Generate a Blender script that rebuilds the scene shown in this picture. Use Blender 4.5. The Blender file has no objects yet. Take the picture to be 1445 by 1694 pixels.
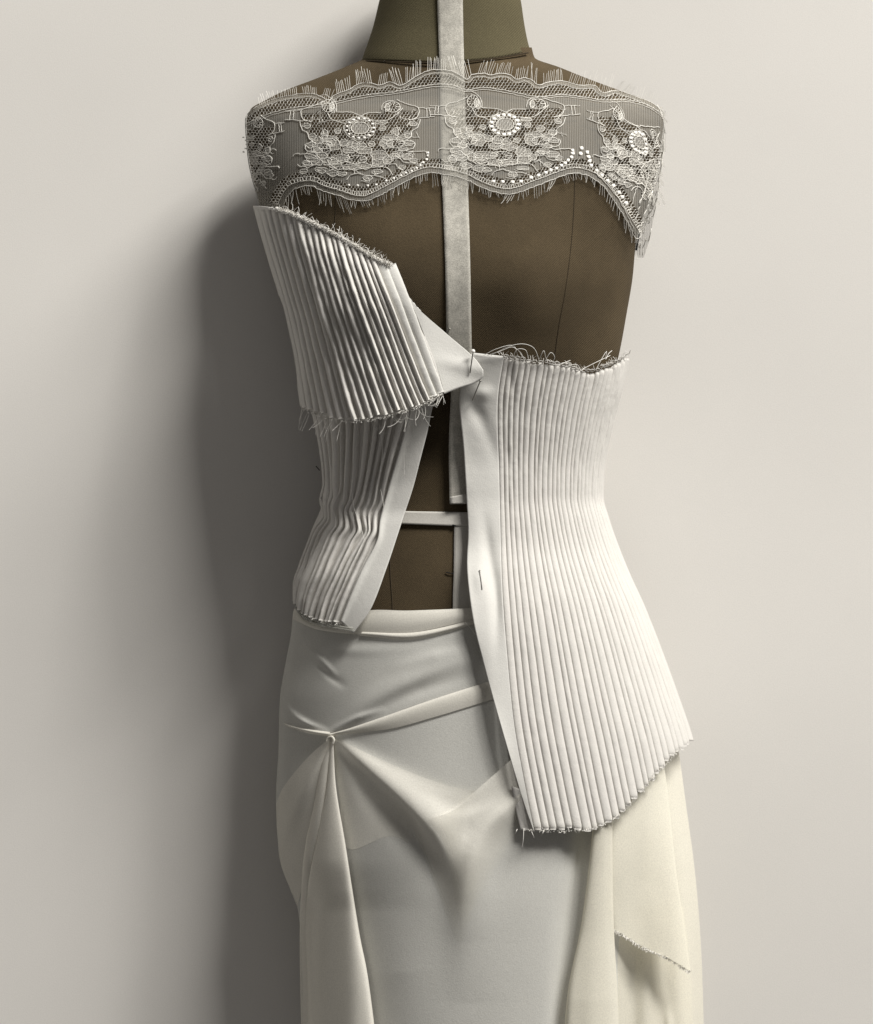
import bpy, math
import numpy as np
from math import radians, sin, cos, pi
rng = np.random.default_rng(7)
S = 0.0006            # metres per photo pixel at the dress form's side seam plane
DC = 2.2              # camera distance to that plane
ZC = 1.15
C = bpy.context.scene
col = C.collection
# ------------------------------------------------------------------ camera
cam = bpy.data.cameras.new('camera'); co = bpy.data.objects.new('camera', cam); col.objects.link(co)
co.location = (0, -DC, ZC); co.rotation_euler = (pi/2, 0, 0)
cam.sensor_fit = 'HORIZONTAL'; cam.sensor_width = 36
cam.lens = 36*DC/(1445*S)
cam.clip_end = 60
C.camera = co
# ------------------------------------------------------------------ world and lamps
w = bpy.data.worlds.new('World'); C.world = w; w.use_nodes = True
bg = w.node_tree.nodes['Background']; bg.inputs[0].default_value = (1.0, 0.955, 0.92, 1); bg.inputs[1].default_value = 0.128
def lamp(name, az, el, dist, sx, sy, power, color):
    l = bpy.data.lights.new(name, 'AREA'); l.shape = 'RECTANGLE'; l.size = sx; l.size_y = sy
    l.energy = power; l.color = color
    o = bpy.data.objects.new(name, l); col.objects.link(o)
    a, e = radians(az), radians(el)
    d = (sin(a)*cos(e), -cos(a)*cos(e), sin(e))
    o.location = (d[0]*dist, d[1]*dist, ZC+d[2]*dist)
    from mathutils import Vector
    o.rotation_euler = Vector(d).to_track_quat('Z', 'Y').to_euler()
lamp('window_light', 42, 53, 9.0, 2.6, 1.7, 790, (1.0, 0.972, 0.93))
lamp('second_window_light', 60, 45, 9.0, 2.8, 1.9, 585, (1.0, 0.972, 0.93))
C.view_settings.view_transform = 'Standard'; C.view_settings.look = 'None'
C.view_settings.exposure = 0; C.view_settings.gamma = 1

# ------------------------------------------------------------------ helpers
def W3(px, py, yd):
    """photo-plane coordinates (pixels) and depth (pixels, negative = nearer) to metres"""
    px = np.asarray(px, float); py = np.asarray(py, float); yd = np.asarray(yd, float)
    k = 1 + yd*S/DC
    return np.stack(np.broadcast_arrays((px-722.5)*S*k, yd*S, ZC+(847-py)*S*k), -1)
def smooth_poly(pts, n=160):
    p = np.array(pts, float)
    if len(p) < 3:
        t = np.linspace(0, 1, n)[:, None]; return p[0]*(1-t)+p[-1]*t
    d = np.r_[0, np.cumsum(np.sqrt(np.hypot(*np.diff(p[:, :2], axis=0).T))+1e-6)]
    m = np.gradient(p, d, axis=0)
    h = np.diff(d); sl = np.diff(p, axis=0)/h[:, None]
    m[1:-1] = (sl[:-1]*h[1:, None]+sl[1:]*h[:-1, None])/(h[1:]+h[:-1])[:, None]
    m[0] = sl[0]; m[-1] = sl[-1]
    q = np.linspace(0, d[-1], n*4); i = np.clip(np.searchsorted(d, q)-1, 0, len(h)-1)
    t = ((q-d[i])/h[i])[:, None]; H = h[i][:, None]
    r = (2*t**3-3*t**2+1)*p[i]+(t**3-2*t**2+t)*H*m[i]+(-2*t**3+3*t**2)*p[i+1]+(t**3-t**2)*H*m[i+1]
    a = np.r_[0, np.cumsum(np.hypot(*np.diff(r[:, :2], axis=0).T))]
    u = np.linspace(0, a[-1], n)
    return np.stack([np.interp(u, a, r[:, k]) for k in range(r.shape[1])], 1)
def curve(pts):
    r = smooth_poly(pts, 300); u = np.linspace(0, 1, 300)
    return lambda t: np.stack([np.interp(t, u, r[:, k]) for k in range(2)], -1)
def prof(rows):
    """rows of (py, a, b, ...) -> smooth functions of py"""
    a = np.array(rows, float)
    out = []
    for k in range(1, a.shape[1]):
        yy = a[:, 0]; vv = a[:, k]; h = np.diff(yy); sl = np.diff(vv)/h
        m = np.r_[sl[0], np.where(sl[:-1]*sl[1:] > 0, 2*sl[:-1]*sl[1:]/(sl[:-1]+sl[1:]+1e-9), 0), sl[-1]]
        def f(q, yy=yy, vv=vv, m=m, h=h):
            q = np.clip(np.asarray(q, float), yy[0], yy[-1]); i = np.clip(np.searchsorted(yy, q)-1, 0, len(h)-1)
            t = (q-yy[i])/h[i]; H = h[i]
            return (2*t**3-3*t**2+1)*vv[i]+(t**3-2*t**2+t)*H*m[i]+(-2*t**3+3*t**2)*vv[i+1]+(t**3-t**2)*H*m[i+1]
        out.append(f)
    return out
def coons(top, bot, left, right):
    T, B, L, R = map(curve, (top, bot, left, right))
    def f(s, t):
        s, t = np.broadcast_arrays(np.asarray(s, float), np.asarray(t, float)); a = s[..., None]; b = t[..., None]
        c00, c10, c01, c11 = T(0.), T(1.), B(0.), B(1.)
        return (1-b)*T(s)+b*B(s)+(1-a)*L(t)+a*R(t)-((1-a)*(1-b)*c00+a*(1-b)*c10+(1-a)*b*c01+a*b*c11)
    return f
def noise1(n, seed, oct=5, f0=1.0):
    r = np.random.default_rng(seed); t = np.linspace(0, 1, n); v = 0
    for k in range(oct):
        v = v + sin(0)+np.sin(2*pi*(f0*(1.7**k)*t*(0.8+.4*r.random())+r.random()))*0.6**k*r.normal()
    return v
def mesh_obj(name, V, F, mat, parent=None, uv=None, smooth=True, solid=0, label=None, kind=None, off=-1):
    me = bpy.data.meshes.new(name); me.from_pydata(np.asarray(V).reshape(-1, 3).tolist(), [], F)
    if smooth: me.polygons.foreach_set('use_smooth', [True]*len(me.polygons))
    if uv is not None:
        uvl = me.uv_layers.new(name='uv'); li = np.zeros(len(me.loops), int); me.loops.foreach_get('vertex_index', li)
        uvl.data.foreach_set('uv', (np.asarray(uv).reshape(-1, 2)[li]/100).ravel())
    me.materials.append(mat); me.update()
    o = bpy.data.objects.new(name, me); col.objects.link(o)
    if parent is not None: o.parent = parent
    if solid:
        md = o.modifiers.new('thickness', 'SOLIDIFY'); md.thickness = solid; md.offset = off
    if label: o['label'] = label
    if kind: o['kind'] = kind
    return o
def grid_faces(r, c, mask=None):
    i = (np.arange(r-1)[:, None]*c+np.arange(c-1)[None]).astype(int)
    f = np.stack([i, i+1, i+c+1, i+c], -1)
    if mask is not None: f = f[mask]
    return f.reshape(-1, 4).tolist()
def sheet(name, PX, PY, YD, mat, parent=None, solid=0.0006, mask=None, **k):
    V = W3(PX, PY, YD); r, c = PX.shape
    return mesh_obj(name, V, grid_faces(r, c, mask), mat, parent, uv=np.stack([PX, PY], -1), solid=solid, **k)
class Tubes:
    def __init__(s): s.V = []; s.F = []; s.n = 0
    def add(s, P, r, k=4, taper=False):
        """P: (n,3) px,py,yd points; r radius in px"""
        P = np.asarray(P, float); n = len(P)
        if n < 2: return
        Q = W3(P[:, 0], P[:, 1], P[:, 2]); T = np.gradient(Q, axis=0); T /= np.linalg.norm(T, axis=1)[:, None]+1e-12
        U = np.cross(T, [0, 1, 0.02]); U /= np.linalg.norm(U, axis=1)[:, None]+1e-12; Vv = np.cross(T, U)
        a = np.arange(k)*2*pi/k+pi/k
        rr = np.full(n, r*S) if np.isscalar(r) else np.asarray(r)*S
        if taper: rr = rr*np.linspace(1, .4, n)
        ring = Q[:, None]+rr[:, None, None]*(np.cos(a)[None, :, None]*U[:, None]+np.sin(a)[None, :, None]*Vv[:, None])
        s.V.append(ring.reshape(-1, 3))
        i = np.arange(n-1)[:, None]*k+s.n; j = np.arange(k)[None]; j2 = (j+1) % k
        s.F.append(np.stack([i+j, i+j2, i+k+j2, i+k+j], -1).reshape(-1, 4)); s.n += n*k
    def build(s, name, mat, parent=None, **kw):
        if not s.V: return None
        return mesh_obj(name, np.concatenate(s.V), np.concatenate(s.F).tolist(), mat, parent, **kw)
def empty(name, label, cat, px, py, yd, group=None):
    o = bpy.data.objects.new(name, None); col.objects.link(o); o.empty_display_size = .02
    o['label'] = label; o['category'] = cat
    if group: o['group'] = group
    return o
def tag(o, label, cat, group=None):
    o['label'] = label; o['category'] = cat
    if group: o['group'] = group
# ------------------------------------------------------------------ materials
def mat(name, colr, rough=.85, bump=0.15, bscale=60, weave=0, var=0.06, alpha=1.0, trans=0.0, mott=2.0, sheen=0.0, metal=0.0, grain=0.035, twill=0, crease=0):
    m = bpy.data.materials.new(name); m.use_nodes = True; nt = m.node_tree; N = nt.nodes; Lk = nt.links
    p = N['Principled BSDF']; out = N['Material Output']
    p.inputs['Roughness'].default_value = rough; p.inputs['Metallic'].default_value = metal
    p.inputs['Specular IOR Level'].default_value = 0.15 if metal == 0 else .5
    if sheen: p.inputs['Sheen Weight'].default_value = sheen
    tc = N.new('ShaderNodeTexCoord')
    n1 = N.new('ShaderNodeTexNoise'); n1.inputs['Scale'].default_value = 12*mott; n1.inputs['Detail'].default_value = 5
    n2 = N.new('ShaderNodeTexNoise'); n2.inputs['Scale'].default_value = 900; n2.inputs['Detail'].default_value = 2
    Lk.new(tc.outputs['Object'], n1.inputs['Vector']); Lk.new(tc.outputs['Object'], n2.inputs['Vector'])
    mr = N.new('ShaderNodeMapRange'); mr.inputs['From Min'].default_value = .3; mr.inputs['From Max'].default_value = .7
    mr.inputs['To Min'].default_value = 1-var; mr.inputs['To Max'].default_value = 1+var; Lk.new(n1.outputs['Fac'], mr.inputs['Value'])
    mg = N.new('ShaderNodeMapRange'); mg.inputs['From Min'].default_value = .3; mg.inputs['From Max'].default_value = .7
    mg.inputs['To Min'].default_value = 1-grain*1.6; mg.inputs['To Max'].default_value = 1+grain*1.6; Lk.new(n2.outputs['Fac'], mg.inputs['Value'])
    mu = N.new('ShaderNodeMath'); mu.operation = 'MULTIPLY'; Lk.new(mr.outputs[0], mu.inputs[0]); Lk.new(mg.outputs[0], mu.inputs[1])
    vm = N.new('ShaderNodeVectorMath'); vm.operation = 'SCALE'; vm.inputs[0].default_value = colr; Lk.new(mu.outputs[0], vm.inputs['Scale'])
    Lk.new(vm.outputs[0], p.inputs['Base Color'])
    hsrc = n2.outputs['Fac']
    if weave or twill:
        uvn = N.new('ShaderNodeTexCoord'); wv = N.new('ShaderNodeTexWave'); wv.wave_type = 'BANDS'
        wv.bands_direction = 'DIAGONAL' if twill else 'X'
        wv.inputs['Scale'].default_value = (weave or twill); wv.inputs['Distortion'].default_value = 1.2; wv.inputs['Detail'].default_value = 1
        Lk.new(uvn.outputs['UV'], wv.inputs['Vector'])
        ad = N.new('ShaderNodeMath'); ad.operation = 'ADD'; Lk.new(n2.outputs['Fac'], ad.inputs[0]); Lk.new(wv.outputs['Fac'], ad.inputs[1]); hsrc = ad.outputs[0]
    b = N.new('ShaderNodeBump'); b.inputs['Strength'].default_value = bump; b.inputs['Distance'].default_value = 0.0006
    Lk.new(hsrc, b.inputs['Height']); Lk.new(b.outputs[0], p.inputs['Normal'])
    if crease:
        n3 = N.new('ShaderNodeTexNoise'); n3.inputs['Scale'].default_value = 95; n3.inputs['Detail'].default_value = 4; n3.inputs['Distortion'].default_value = .8
        Lk.new(tc.outputs['Object'], n3.inputs['Vector'])
        b2 = N.new('ShaderNodeBump'); b2.inputs['Strength'].default_value = crease; b2.inputs['Distance'].default_value = 0.004
        Lk.new(n3.outputs['Fac'], b2.inputs['Height']); Lk.new(b2.outputs[0], b.inputs['Normal'])
    sh = p.outputs[0]
    if trans:
        tr = N.new('ShaderNodeBsdfTranslucent'); Lk.new(vm.outputs[0], tr.inputs['Color']); Lk.new(b.outputs[0], tr.inputs['Normal'])
        mx = N.new('ShaderNodeMixShader'); mx.inputs[0].default_value = trans; Lk.new(sh, mx.inputs[1]); Lk.new(tr.outputs[0], mx.inputs[2]); sh = mx.outputs[0]
    if alpha < 1:
        tp = N.new('ShaderNodeBsdfTransparent'); mx = N.new('ShaderNodeMixShader'); mx.inputs[0].default_value = alpha
        Lk.new(tp.outputs[0], mx.inputs[1]); Lk.new(sh, mx.inputs[2]); sh = mx.outputs[0]
        m['mix'] = mx.name
    if sh is not p.outputs[0]: Lk.new(sh, out.inputs['Surface'])
    return m
def net_alpha(m, scale, lo, hi, both=False):
    """thread pattern in the opacity of a sheer net"""
    nt = m.node_tree; N = nt.nodes; Lk = nt.links; mx = N[m['mix']]
    tc = N.new('ShaderNodeTexCoord'); wv = N.new('ShaderNodeTexWave'); wv.bands_direction = 'X'
    wv.inputs['Scale'].default_value = scale; wv.inputs['Distortion'].default_value = 1.0; wv.inputs['Detail'].default_value = 0; wv.inputs['Detail Scale'].default_value = .5
    Lk.new(tc.outputs['UV'], wv.inputs['Vector'])
    src = wv.outputs['Fac']
    if both:
        w2 = N.new('ShaderNodeTexWave'); w2.bands_direction = 'Y'; w2.inputs['Scale'].default_value = scale*.8; w2.inputs['Distortion'].default_value = 1.0
        Lk.new(tc.outputs['UV'], w2.inputs['Vector']); mm = N.new('ShaderNodeMath'); mm.operation = 'MAXIMUM'
        Lk.new(wv.outputs['Fac'], mm.inputs[0]); Lk.new(w2.outputs['Fac'], mm.inputs[1]); src = mm.outputs[0]
    mr = N.new('ShaderNodeMapRange'); mr.inputs['To Min'].default_value = lo; mr.inputs['To Max'].default_value = hi
    Lk.new(src, mr.inputs['Value']); Lk.new(mr.outputs[0], mx.inputs[0])
M = {}
M['wall'] = mat('painted_wall', (.80, .778, .735), .95, .12, var=.035, mott=.2, grain=.02)
M['linen'] = mat('olive_brown_canvas', (.078, .058, .033), .92, .6, var=.28, mott=.9, twill=16, grain=.10)
M['neck'] = mat('olive_canvas', (.104, .090, .051), .92, .5, var=.08, mott=1.0, twill=14, grain=.10)
M['seam'] = mat('dark_seam', (.05, .038, .024), .95)
M['cotton'] = mat('white_cotton', (.71, .69, .65), .9, .25, var=.02, mott=3, trans=.10, crease=.14, weave=0, sheen=.1, grain=.03)
M['placket'] = mat('crisp_cotton', (.71, .70, .66), .85, .30, crease=.07, var=.02, mott=2, trans=.08, grain=.025)
M['thread'] = mat('white_thread', (.82, .80, .75), .8, 0, var=.03)
M['chiffon'] = mat('sheer_chiffon', (.78, .775, .725), .85, .3, crease=.02, var=.02, mott=1.5, alpha=.75, trans=.12, grain=.05)
M['chiffon_d'] = mat('folded_chiffon', (.80, .775, .70), .85, .2, var=.02, mott=1.5, alpha=.86, trans=.12, grain=.05)
M['chiffon_y'] = mat('ivory_cascade_chiffon', (.84, .81, .70), .85, .2, var=.02, mott=1.5, alpha=.90, trans=.25, grain=.05)
M['cowl'] = mat('cowl_chiffon', (.82, .80, .73), .85, .2, var=.02, mott=1.5, alpha=.86, trans=.12, grain=.05)
_n = M['cowl'].node_tree; _a = _n.nodes.new('ShaderNodeAttribute'); _a.attribute_name = 'layers'; _m = _n.nodes.new('ShaderNodeMath'); _m.operation = 'MULTIPLY'; _m.inputs[1].default_value = .86
_n.links.new(_a.outputs['Fac'], _m.inputs[0]); _n.links.new(_m.outputs[0], _n.nodes[M['cowl']['mix']].inputs[0])
M['twill'] = mat('twill_tape', (.62, .60, .55), .9, .5, var=.05, weave=20)
M['tape'] = mat('interfacing_strip', (.56, .54, .48), .95, .4, var=.16, mott=9, weave=24, grain=.14, alpha=.80)
M['cord'] = mat('lace_cord', (.84, .82, .76), .75, 0, var=.05)
M['bead'] = mat('satin_dot', (.90, .88, .83), .6, 0, var=.03)
M['tulle'] = mat('lace_tulle', (.50, .485, .44), .85, 0, alpha=.4, trans=.05); net_alpha(M['tulle'], 8.2, .26, .46)
M['satin'] = mat('lace_satin_fill', (.62, .60, .55), .85, 0, alpha=.6, trans=.05); net_alpha(M['satin'], 9, .26, .60)
M['steel'] = mat('pin_steel', (.30, .29, .27), .35, 0, metal=1.0)
M['black'] = mat('black_pin', (.02, .02, .02), .4, 0)
M['pearl'] = mat('pearl_head', (.85, .83, .78), .2, 0); M['pearl'].node_tree.nodes['Principled BSDF'].inputs['Specular IOR Level'].default_value = .8
M['clear'] = mat('clear_elastic', (.55, .55, .50), .25, 0, alpha=.45)

# ------------------------------------------------------------------ wall
WALL = 128
x0, x1, z0, z1 = -3.0, 3.0, -0.3, 3.2
yw = WALL*S
wall = mesh_obj('wall', [(x0, yw, z0), (x1, yw, z0), (x1, yw, z1), (x0, yw, z1), (x0, yw+.1, z0), (x1, yw+.1, z0), (x1, yw+.1, z1), (x0, yw+.1, z1)],
                [(0, 1, 2, 3), (5, 4, 7, 6), (3, 2, 6, 7), (4, 5, 1, 0), (4, 0, 3, 7), (1, 5, 6, 2)], M['wall'], smooth=False, kind='structure')

# ------------------------------------------------------------------ dress form
BODY = [(78, 606, 880, 84, 80), (95, 602, 885, 90, 84), (110, 572, 924, 94, 88), (130, 522, 974, 98, 92), (150, 470, 1028, 104, 98), (165, 440, 1070, 110, 102), (180, 415, 1092, 118, 106),
        (200, 408, 1098, 128, 112), (260, 412, 1090, 150, 122), (330, 428, 1074, 170, 128), (400, 442, 1053, 186, 130), (460, 456, 1047, 190, 130), (520, 472, 1037, 184, 126),
        (580, 487, 1026, 172, 120), (640, 507, 1011, 156, 114), (700, 527, 998, 142, 108), (780, 539, 986, 130, 104), (830, 540, 988, 130, 104), (880, 530, 1003, 136, 108),
        (950, 508, 1028, 150, 114), (1010, 494, 1045, 160, 120), (1100, 482, 1064, 174, 126), (1200, 472, 1078, 184, 132), (1320, 474, 1080, 184, 134), (1450, 510, 1074, 182, 130), (1780, 540, 1060, 182, 120)]
bL, bR, bF, bB0 = prof(BODY)
bB = lambda q: bB0(q)*.78
def bust(px, py):
    return 26*np.exp(-((px-628)/85)**2-((py-470)/95)**2)+26*np.exp(-((px-885)/85)**2-((py-470)/95)**2)
def front(px, py, L, R, Dp, pw=2.15):
    c = (L+R)/2; h = (R-L)/2; u = np.clip(np.abs((px-c)/h), 0, 1)
    return -(Dp+bust(px, py))*(1-u**pw)**.55
def body_y(px, py): return front(px, py, bL(py), bR(py), bF(py))
form = empty('dress_form', 'olive brown canvas dress form with a cut off neck standing against the white wall', 'mannequin', 755, 1700, 0)
pys = np.r_[np.arange(78, 210, 3), np.arange(210, 1765, 10)]
th = np.linspace(-pi, pi, 181)
PY = np.repeat(pys[:, None], 181, 1); TH = np.repeat(th[None], len(pys), 0)
cc = (bL(PY)+bR(PY))/2; hh = (bR(PY)-bL(PY))/2
PX = cc+hh*np.sin(TH); YD = np.where(np.cos(TH) > 0, front(PX, PY, bL(PY), bR(PY), bF(PY)), bB(PY)*(np.abs(np.cos(TH))**.8))
sheet('torso', PX, PY, YD, M['linen'], form, solid=0)
NECK = [(-110, 646, 845, 72), (-60, 641, 850, 75), (-20, 633, 857, 77), (0, 628, 862, 78), (40, 618.5, 868, 82), (70, 609, 874, 88), (96, 600, 882, 94), (102, 599, 884, 95)]
nL, nR, nF = prof(NECK)
seam_y = curve([(599, 99), (660, 101), (740, 102), (820, 95), (884, 84)])
th = np.linspace(-pi, pi, 121); tv = np.linspace(0, 1, 60)
TH, TV = np.meshgrid(th, tv)
sx = 741+143*np.sin(TH); ybot = np.interp(sx, seam_y(np.linspace(0, 1, 50))[:, 0], seam_y(np.linspace(0, 1, 50))[:, 1])
PY = -110+(ybot+110)*TV
PX = (nL(PY)+nR(PY))/2+(nR(PY)-nL(PY))/2*np.sin(TH)
YD = np.where(np.cos(TH) > 0, -nF(PY)*np.abs(np.cos(TH)), nF(PY)*.85*np.abs(np.cos(TH)))
sheet('neck', PX, PY, YD, M['neck'], form, solid=.0005, off=1)
sx = np.linspace(606, 874, 60); sp = seam_y(np.linspace(0, 1, 200)); sy = np.interp(sx, sp[:, 0], sp[:, 1])
u = np.clip((sx-741)/143, -1, 1)
t = Tubes(); t.add(np.stack([sx, sy+1.0, -96*np.sqrt(1-u**2)-1.0], 1), 1.3); t.build('neck_seam', M['seam'], form)
for pts in ([(560, 262), (556, 330), (556, 420), (575, 520), (600, 640), (640, 800), (652, 860), (646, 930), (650, 1020), (640, 1150)],
            [(951, 262), (951, 320), (946, 400), (936, 480), (925, 540), (915, 610), (880, 800), (890, 1020)]):
    p = smooth_poly(pts, 120); t = Tubes(); t.add(np.c_[p, body_y(p[:, 0], p[:, 1])-.1], .9); t.build('princess_seam', M['seam'], form)

# ------------------------------------------------------------------ tapes on the form
def strip(name, lft, rgt, off, m, parent=None, n=90, k=9, solid=.0005, yf=body_y, zig=0, **kw):
    a = smooth_poly(lft, n); b = smooth_poly(rgt, n); s = np.linspace(0, 1, k)[None, :, None]
    P = a[:, None]*(1-s)+b[:, None]*s
    return sheet(name, P[..., 0], P[..., 1], yf(P[..., 0], P[..., 1])-off, m, parent, solid=solid, **kw)
def neckbody_y(px, py):
    u = np.clip(np.abs((px-741)/((nR(py)-nL(py))/2)), 0, 1)
    return np.where(py < 98, np.minimum(-nF(py)*np.sqrt(1-u**2), np.where(py > 78, body_y(px, py), 0)), np.minimum(body_y(px, py), -94-(py-98)*.12))
o = strip('centre_front_tape', [(724, -108), (724, 0), (727, 100), (731, 280), (737, 440), (739, 560), (741, 640)], [(766, -108), (766, 0), (768, 100), (774, 290), (778, 420), (781, 582), (783, 640)],
          4, M['tape'], yf=neckbody_y, n=160)
tag(o, 'long grey mottled strip running down the centre front from the neck', 'fabric tape')
o = strip('hanging_tape', [(747, 600), (746, 660), (743, 730), (744, 833)], [(785, 600), (786, 660), (787, 730), (789, 826)], 12, M['tape'])
tag(o, 'shadowed grey tape end hanging in the open gap beside the right placket', 'fabric tape')
o = strip('folded_tape_end', [(745, 822), (745, 834)], [(792, 813), (792, 833)], 16, M['twill'], n=6)
o.parent = bpy.data.objects['hanging_tape']; o['label'] = 'pale turned up end of the tape'
o = strip('waist_tape', [(640, 845), (640, 866)], [(800, 848), (800, 872)], 4.5, M['twill'], n=8, k=60)
tag(o, 'horizontal cream twill tape marking the waist across the open gap', 'twill tape')
o = strip('lower_front_tape', [(752, 868), (751, 940), (749, 1012)], [(790, 868), (790, 940), (790, 1012)], 3, M['twill'])
tag(o, 'short vertical cream twill tape below the waist tape beside the skirt top', 'twill tape')

# ------------------------------------------------------------------ pleats
def place(px, py, out, base):
    px = np.asarray(px, float); e = 1.5
    g = np.clip((base(px+e, py)-base(px-e, py))/(2*e), -5, 5); q = np.sqrt(1+g*g)
    return px+g*out/q, base(px, py)-out/q
def pleat(name, path, wid, hgt, base, m, parent, lean=0., k=9, seed=0, wob=.4, squash=1.0, solid=0):
    """a rolled fold of cloth along path (n,2) standing off base"""
    n = len(path); T = np.gradient(path, axis=0); T /= np.linalg.norm(T, axis=1)[:, None]
    Nn = np.stack([T[:, 1], -T[:, 0]], 1)*np.sign(T[:, 1:2]+1e-9)
    a = np.linspace(-pi/2, pi/2, k)[None]
    wv = (noise1(n, seed, 6, 2.0)*wob)[:, None]; hv = (1+.06*noise1(n, seed+1, 6, 3.0))[:, None]
    lat = wid[:, None]/2*np.sin(a)+wv*np.cos(a)+lean*wid[:, None]*np.cos(a)
    out = hgt[:, None]*hv*np.cos(a)**squash
    px = path[:, 0:1]+Nn[:, 0:1]*lat; py = path[:, 1:2]+Nn[:, 1:2]*lat
    qx, qy = place(px, py, out, base)
    V = W3(qx, py, qy); F = grid_faces(n, k)
    F.append(list(range(k))); F.append([(n-1)*k+i for i in range(k)][::-1])
    return mesh_obj(name, V, F, m, parent, uv=np.stack([qx, py], -1))
def frays(T, pts_fn, n, lmin, lmax, direction, spread, base, out, r=.45, curl=.5, seed=1):
    R = np.random.default_rng(seed)
    for i in range(n):
        p = pts_fn(R.random()); L = R.uniform(lmin, lmax); an = direction+R.normal()*spread; c = R.normal()*curl
        m = 8; s = np.linspace(0, 1, m); ang = an+c*s
        x = p[0]+np.cumsum(np.cos(ang))*L/m; y = p[1]+np.cumsum(np.sin(ang))*L/m
        yd = base(np.full(m, p[0]), np.full(m, p[1]))-out-s*R.uniform(-2, 7)
        T.add(np.stack([x, y, yd], 1), r*R.uniform(.7, 1.2), 3)

# ---- right pleated panel
PR = [(560, 1042, 186), (590, 1037, 182), (640, 1027, 170), (700, 1011, 156), (780, 996, 144), (820, 994, 144), (860, 1004, 148), (900, 1018, 154), (950, 1038, 172), (1000, 1061, 187), (1060, 1085, 198), (1100, 1100, 203),
      (1150, 1118, 209), (1225, 1143, 217), (1300, 1160, 223), (1400, 1180, 228)]
pR, pF = prof(PR)
CR = 757.
def right_base(px, py):
    return front(px, py, 2*CR-pR(py), pR(py), pF(py)+4)
placket_edge = [(832, 588), (823, 660), (825, 780), (828, 900), (831, 980), (838, 1080), (850, 1200), (866, 1290), (884, 1378)]
pe = smooth_poly(placket_edge, 200)
def pe_x(py): return np.interp(py, pe[:, 1], pe[:, 0])
top_edge = smooth_poly([(826, 588), (850, 592), (880, 598), (930, 603), (962, 612), (985, 614), (1010, 604), (1040, 587), (1060, 575)], 100)
bot_edge = smooth_poly([(870, 1375), (930, 1377), (975, 1374), (998, 1367), (1020, 1354), (1040, 1336), (1060, 1314), (1080, 1291), (1100, 1269), (1122, 1246), (1150, 1223), (1200, 1190)], 100)
panel = empty('right_bodice_panel', 'long white pleated bodice panel with fine vertical rounded tucks covering the right waist and hip', 'bodice panel', 950, 1370, -150)
NP = 27
fr = np.linspace(0, 1, 801)
def arc_x(py):
    """px and slope at equal arc fractions from placket edge to silhouette, for scalar py"""
    Rr = pR(py); h = Rr-CR; x0 = pe_x(py); th0 = np.arcsin(np.clip((x0-CR)/h, -1, 1)); th = np.linspace(th0, pi/2, 400)
    D = pF(py)*.86; dl = np.sqrt((h*np.cos(th))**2+(D*np.sin(th))**2); a = np.r_[0, np.cumsum((dl[1:]+dl[:-1])/2)]; a /= a[-1]
    return np.interp(np.linspace(0, 1, NP*8+1), a, CR+h*np.sin(th))
rowsy = np.linspace(560, 1400, 281)
XX = np.array([arc_x(y) for y in rowsy])          # rows x (NP*8+1)
jit = rng.normal(0, .14, NP+1); jit[0] = 0; jit[-1] = 0
def col_x(f):  # f in pleat units
    i = np.clip(np.asarray(f)*8, 0, NP*8); i0 = int(np.floor(i)); i1 = min(i0+1, NP*8); q = i-i0
    return XX[:, i0]*(1-q)+XX[:, i1]*q
def clip_col(x, jt=0, jb=0):
    yt = np.interp(x, top_edge[:, 0], top_edge[:, 1]); yb = np.interp(x, bot_edge[:, 0], bot_edge[:, 1])
    ok = (rowsy > yt+jt) & (rowsy < yb+jb)
    return ok
for i in range(NP-2):
    a = col_x(i+jit[i]); b = col_x(i+1+jit[i+1]); xc = (a+b)/2
    ok = clip_col(xc, rng.uniform(-3, 2), rng.uniform(-4, 3)); yy = rowsy[ok]
    wd = (b-a)[ok]*1.02
    arcw = np.full(len(yy), 1.)
    # real width follows the cloth, so raise height where the view foreshortens it
    hgt = np.interp(yy, [590, 700, 900, 1370], [5.4, 4.8, 4.2, 4.6])*(1-.35*np.clip((i-18)/8, 0, 1))
    k = 9
    th_ = np.linspace(-pi/2, pi/2, k)[None]
    wbl = (noise1(len(yy), 100+i, 9, 3)*.25)[:, None]
    hv = (1+np.interp(yy, [590, 900, 1300], [.10, .05, .03])*noise1(len(yy), 300+i, 9, 6))
    e_ = np.minimum(yy-yy[0], yy[-1]-yy); ta = np.sqrt(np.clip(1-(1-np.clip(e_/10, 0, 1))**2, 0, 1)); hv = (hv*(.1+.9*ta))[:, None]; wd = wd*(.72+.28*ta)
    px = xc[ok][:, None]+wd[:, None]/2*np.sin(th_)+wbl*np.cos(th_)
    pyy = np.repeat(yy[:, None], k, 1)
    out = hgt[:, None]*hv*np.cos(th_)**.7
    qx, qy = place(px, pyy, out, right_base)
    F = grid_faces(len(yy), k); n = len(yy); F.append(list(range(k))); F.append([(n-1)*k+j for j in range(k)][::-1])
    mesh_obj('pleat', W3(qx, pyy, qy), F, M['cotton'], panel, uv=np.stack([qx, pyy], -1))
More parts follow.
